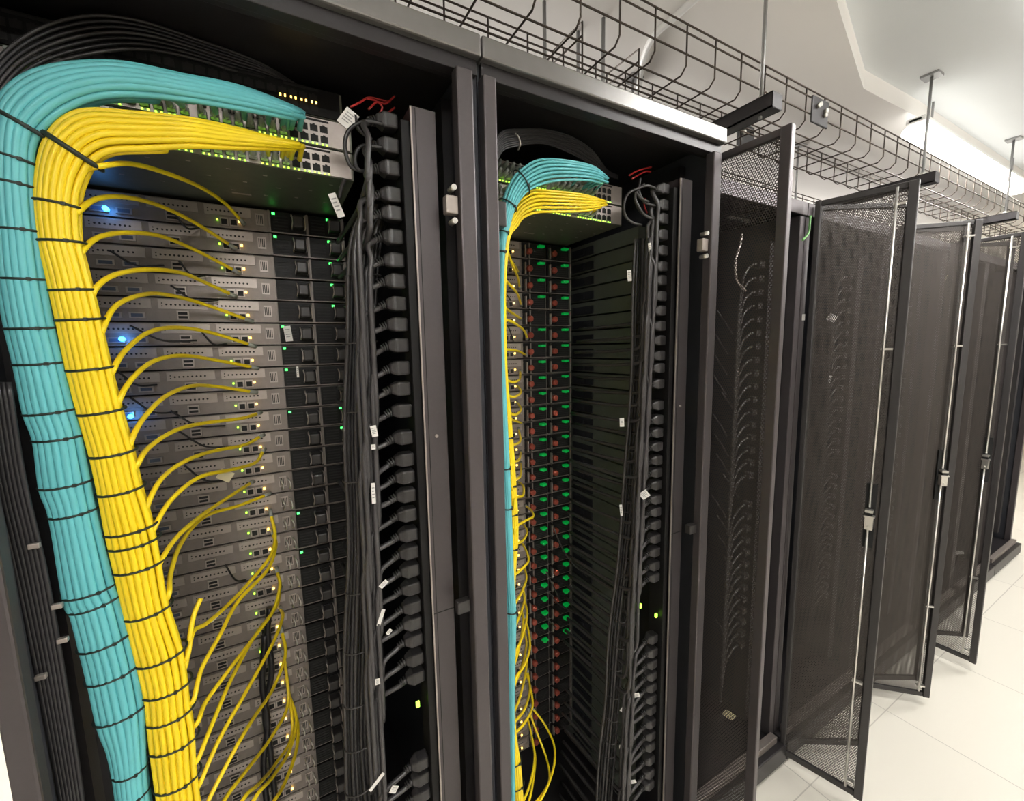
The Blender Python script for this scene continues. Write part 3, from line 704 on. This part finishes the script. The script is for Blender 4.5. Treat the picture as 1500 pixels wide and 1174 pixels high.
arcs2 = [
 [(739,356),(749,385),(758,405),(761,420)], [(736,370),(743,375),(753,388),(759,398)], [(733,405),(746,417),(758,431),(763,446)],
 [(732,446),(746,456),(763,467)], [(732,472),(742,469),(756,475),(768,485),(772,495)], [(733,516),(748,513),(760,515),(770,520)],
 [(733,556),(751,560),(761,556),(762,545)], [(736,578),(752,582),(763,575),(758,565)], [(738,602),(754,608),(763,600),(758,590)],
 [(742,611),(752,616),(764,620)], [(741,650),(752,652),(762,646),(760,630)], [(748,681),(760,674),(763,663)], [(749,706),(762,698),(763,679)],
 [(754,732),(766,726),(766,712),(759,706)], [(754,775),(768,764),(781,757),(778,748),(771,742)], [(752,800),(766,792),(772,778),(764,765)],
 [(745,852),(762,836),(774,822),(771,808),(765,796)], [(752,892),(764,868),(771,848),(768,832)], [(752,968),(766,930),(772,900),(768,878)],
 [(754,998),(768,975),(776,950),(774,925),(768,905)], [(752,1010),(764,978),(771,945),(768,925)], [(750,1065),(768,1040),(776,1012),(773,985)], [(750,1082),(768,1060),(780,1035),(776,1005),(770,985)],
 [(764,1180),(776,1150),(783,1110),(778,1075),(772,1050)], [(771,1190),(780,1150),(784,1109),(778,1082)],
 [(782,1180),(797,1160),(805,1140),(800,1110),(785,1070),(776,1045)], [(788,1180),(803,1150),(812,1118),(811,1090),(798,1062),(780,1038)],
 [(752,1046),(762,1020),(770,985),(772,962)], [(750,985),(760,950),(766,915),(764,890)], [(748,930),(760,905),(768,880),(766,860)]]
for i, a in enumerate(arcs2):
    branch(a, Y2+.02, SY-.012 if i < 16 else .28, y2s, 'single yellow cable, %s from the top branching off the middle yellow bundle' % od(i+1), 'yellow cables branching in the middle cabinet', r=.0029, stub=i < 23)
for i in range(9):
    o_ = (i-4)
    simple_cable([(722, 232+o_*4.5), (735, 208+o_*3.5), (756, 202+o_*3.), (795, 200+o_*2.5), (835, 212+o_*3.), (868, 232+o_*2.6), (888, 252+o_*1.), (905, 260+o_*.6)], .06, .16, .0019, 'gray_plastic' if i % 2 else 'cord', 'signal_cable', 'dark grey cable, %s from the top arching above the middle teal cables' % od(i+1), group='dark cables over the middle teal arch')
p0 = [at(755, 196, Y=.055), at(759, 200, Y=.05), at(762, 210, Y=.05), at(759, 220, Y=.06)]
tag(MB().tube(spline(p0, 4), .0016, 6).build('cable_tie', 'metal_light'), 'pale tie around the dark cable arch in the middle cabinet', 'cable tie')
for i, pts in enumerate([[(810, 770), (822, 800), (838, 825), (860, 845)], [(800, 838), (812, 862), (820, 880)], [(803, 866), (818, 885), (845, 900)], [(800, 905), (814, 920)], [(735, 470), (745, 480), (752, 500)], [(735, 425), (742, 432), (748, 440)]]):
    simple_cable(pts, .25, .30, .0018, 'gray_plastic', 'signal_cable', 'thin dark cable dangling off the middle servers, %s of six' % od(i+1), group='thin cables on the middle servers')

# ------------------------------------------------------------------ contents of the mesh-door cabinets
def cabinet_fill(n, x0, y0, cabname):
    # one closed stack of servers per cabinet, each unit its own thing
    for i in range(30 if n < 3 else 0):
        b = MB().box(0, .43, 0, .5, .001, .0425).box(.29, .42, -.012, 0, .006, .036, 1)
        b.box(.02, .25, -.002, 0, .024, .038, 2)
        if i == 0 and n == 0: cabinet_fill.proto = b.mesh('rack_server', ['metal', 'black_plastic', 'dark'])
        o = bpy.data.objects.new('rack_server', cabinet_fill.proto); COL.objects.link(o); o.location = (x0+.03, y0+.37, 1.74-i*U)
        tag(o, 'dark server behind mesh, %s from the top in the %s' % (od(i+1), cabname), 'server', 'servers in the '+cabname)
    MB().box(0, .04, 0, .05, .15, 1.85).build('power_strip', 'gray_plastic', None, (x0+.50, y0+.05, 0)); tag(COL.objects[-1], 'grey power strip inside the '+cabname, 'power strip')
    if n > 2: return
    for i in range(30):
        z = 1.78-i*.044 if i < 17 else 1.72-i*.044
        if z < .3: break
        t = thing('power_cable', 'black plug and cord, %s from the top in the %s' % (od(i+1), cabname), 'power cord', (x0+.50, y0+.075, z), 'plugs in the '+cabname)
        if n == 0 and i == 0:
            cabinet_fill.pl = MB().box(-.026, 0, -.011, .012, -.0095, .0095).mesh('plug', ['gray_plastic'])
            cabinet_fill.cd = MB().tube(spline([(-.024, 0, 0), (-.05, 0, -.004), (-.085, 0, -.03), (-.095, .005, -.08), (-.10, .01, -.2)], 5), .0036, 8).mesh('cord', ['gray_plastic'])
        for nm, me in (('plug', cabinet_fill.pl), ('cord', cabinet_fill.cd)):
            c = bpy.data.objects.new(nm, me); COL.objects.link(c); c.parent = t
short = ['first mesh-door cabinet', 'second mesh-door cabinet', 'third mesh-door cabinet', 'fourth mesh-door cabinet', 'fifth cabinet past the doorless pair', 'farthest cabinet of the row']
for n in range(6): cabinet_fill(n, .6+.6*n, .13, short[n])
# pale cables and papers glimpsed through the mesh
def wcable(pts, Y, r, m, label): 
    o = MB().tube(spline([at(x, y, Y=Y) for x, y in pts], 5), r, 8).build('signal_cable', m); return tag(o, label, 'cable')
wcable([(1087, 342), (1084, 360), (1078, 378), (1077, 395), (1080, 412), (1092, 426)], .17, .0035, 'metal_light', 'pale cable curving behind the mesh of the first mesh-door cabinet')
wcable([(1394, 370), (1394, 385), (1390, 400), (1383, 412)], .2, .004, 'tan_card', 'pale cable hanging behind mesh high in the third mesh-door cabinet')
wcable([(1187, 316), (1186, 330), (1184, 342), (1176, 352)], .12, .0032, 'ground_wire', 'green and yellow earth wire on the post between the first two mesh-door cabinets')
for k in range(16):
    x = 1040+random.random()*22; y = 455+k*30
    o = wcable([(x, y), (x+10, y+14), (x+22, y+34)], .24, .002, 'gray_plastic', 'dark slanted cable, %s from the top inside the first mesh-door cabinet' % od(k+1)); o['group'] = 'slanted cables in the first mesh-door cabinet'
for (px, py, Y, w, h, rot, m, lab) in ((1219, 466, .2, .030, .026, .5, 'label_white', 'grey paper square high in the second mesh-door cabinet'), (1272, 390, .2, .010, .03, -.4, 'tan_card', 'small yellow tag high in the second mesh-door cabinet'), (1216, 556, .2, .008, .03, .1, 'label_white', 'narrow pale tag in the second mesh-door cabinet'),
                                       (1068, 1048, .14, .035, .028, .4, 'tan_card', 'tan card low in the first mesh-door cabinet'), (1405, 848, .2, .07, .03, .3, 'tan_card', 'tan card low behind the third mesh-door cabinet leaf'), (1404, 810, .2, .045, .02, -.3, 'label_white', 'pale scrap above the tan card far right'), (1463, 815, .2, .07, .07, .5, 'tan_card', 'tan card at the far end by the last cabinets'), (1177, 465, .12, .008, .02, 0, 'label_white', 'white sticker on the post between the first two mesh-door cabinets'), (1150, 320, .15, .012, .012, 0, 'label_white', 'tiny white sticker at the top of the first mesh-door cabinet')):
    paper(px, py, Y, w, h, rot, lab, m, False)
# metal bar shelf seen through the mesh at the top of the first mesh-door cabinet
tag(MB().box(-.05, .05, 0, .012, 0, .006).build('bracket_bar', 'silver', None, at(1085, 322, Y=.2)), 'shiny bar behind mesh at the top of the first mesh-door cabinet', 'bracket')

# ------------------------------------------------------------------ wire trays, struts and rods
def tray(label, x0, x1, ya, yb, zb, zt, r=.0021, rung0=None, step=.1, heights=(0, .18, .62), nb=3):
    t = thing('wire_tray', label, 'cable tray', (0, 0, 0))
    b = MB(); H = zt-zb
    for h in heights:
        for y in (ya, yb):
            if y == yb and h > .5: continue
            b.tube([(x0, y, zt-H*h), (x1, y, zt-H*h)], r, 6)
    for k in range(nb):
        y = ya+.03+(yb-ya-.06)*k/(nb-1); b.tube([(x0, y, zb-.004), (x1, y, zb-.004)], r, 6)
    b.build('long_wires', 'wire', t)
    x = rung0 if rung0 is not None else x0
    i = 0
    while x < x1 and i < 99:
        c = MB().tube([(x, ya, zt), (x, ya, zb+.014), (x, ya+.014, zb), (x, yb-.014, zb), (x, yb, zb+.014), (x, yb, zt)], r, 6); c.build('rung', 'wire', t)
        x += step; i += 1
    return t
T1 = tray('black wire basket tray running along above the cabinet fronts', -.9, 5.0, .072, .262, 2.134, 2.233, rung0=-.8535)
tray('second wire basket tray running behind the front one', .85, 5.0, .50, .80, 2.12, 2.21, rung0=.9)
tray('wire basket tray over the back edge of the cabinets', .85, 5.0, 1.1, 1.4, 2.14, 2.25, rung0=.9)
# small wire hooks rising from the tray
for i, (px, py) in enumerate(((853, 32), (936, 72))):
    a = at(px, py, Y=.262); b = MB()
    b.tube([(a.x, .262, 2.134), (a.x, a.y, a.z), (a.x-.004, a.y+.12, a.z)], .0024, 6); b.tube([(a.x, a.y, a.z-.03), (a.x-.004, a.y+.12, a.z-.03)], .0024, 6); b.tube([(a.x-.004, a.y+.12, a.z), (a.x-.004, a.y+.12, a.z-.08)], .0024, 6)
    b.build('hook', 'wire', T1)
for i, X in enumerate((-.2, .79, 1.8, 2.8)):
    t = thing('tray_strut', 'dark channel strut carrying the tray, %s from the left' % od(i+1), 'strut', (X, 0, 0), 'struts under the trays')
    MB().box(-.02, .02, .005, 1.45, 2.086, 2.09).box(-.02, -.017, .005, 1.45, 2.086, 2.122).box(.017, .02, .005, 1.45, 2.086, 2.122).box(-.02, -.008, .005, 1.45, 2.119, 2.122).box(.008, .02, .005, 1.45, 2.119, 2.122).box(-.0195, .0195, .004, .006, 2.087, 2.121).build('channel', 'black_paint', t)
    for y in (.045, .48, 1.42):
        MB().cyl((0, y, 2.08), (0, y, CEIL), .0045, 10).build('threaded_rod', 'rod_gray', t)
        MB().tube([(0, y, 2.122), (0, y, 2.13)], .011, 6).build('nut', 'silver', t)
        MB().box(-.025, .025, y-.025, y+.025, zs-.006 if y > .2 else CEIL-.008, CEIL).build('ceiling_plate', 'rod_gray', t)
for i, (X, y, lab) in enumerate(((.36, .36, 'left'), (.50, .40, 'middle'), (.53, .33, 'right'))):
    tag(MB().cyl((X, y, 2.05), (X, y, CEIL), .005, 10).build('threaded_rod', 'rod_gray'), 'threaded rod hanging over the near cabinets, %s one of the close trio' % lab, 'rod', 'close rods over the near cabinets')
a = at(1200, 165, Y=.068)
t = thing('tray_clamp', 'dark splice plate with shiny bolts on the front wire tray', 'clamp', a)
MB().box(-.045, .045, -.004, .002, -.036, .036).build('plate', 'black_paint', t, bevel=.003)
b = MB()
for dx, dz in ((-.02, .01), (-.012, .016), (.018, -.006), (.022, .006)): b.tube([(dx, -.012, dz), (dx, -.003, dz)], .006, 8)
b.build('bolt', 'silver', t)
a = at(1092, 200, Y=.27)
t = thing('tray_clamp', 'dark splice plate on the tray behind the middle cabinet\'s corner', 'clamp', a)
MB().box(-.045, .045, -.002, .002, -.036, .036).build('plate', 'black_paint', t, bevel=.003)
MB().tube([(-.02, -.012, .005), (-.02, -.003, .005)], .007, 8).build('bolt', 'silver', t)
# grey flexible conduit looping down from the ceiling behind the trays
q = [at(x, y, Z=2.386) for x, y in ((1040, -20), (1010, 6), (985, 28), (960, 50), (945, 78), (938, 110), (936, 130))]
tag(MB().tube(spline(q, 6), .009, 10).build('flexible_conduit', 'fixture'), 'pale flexible conduit curving along the ceiling above the wire trays', 'conduit')
# row of cabinets across the rear aisle, seen through the gaps, and a far row
for n in range(5):
    t = thing('server_cabinet', 'closed black cabinet across the rear aisle, %s from the left' % od(n+1), 'cabinet', (.0+n*.8, 3.0, 0), 'cabinets across the rear aisle')
    MB().box(.002, .798, 0, .9, .0, 1.95).build('body', 'black_paint', t, bevel=.004)
    MB().box(.03, .77, -.02, -.002, .05, 1.92).build('door', 'post_paint', t, bevel=.004)
# ceiling beams
struct(MB().box(3.2, 9, 1.2, 1.5, CEIL-.10, CEIL).build('trim_2', 'soffit'))
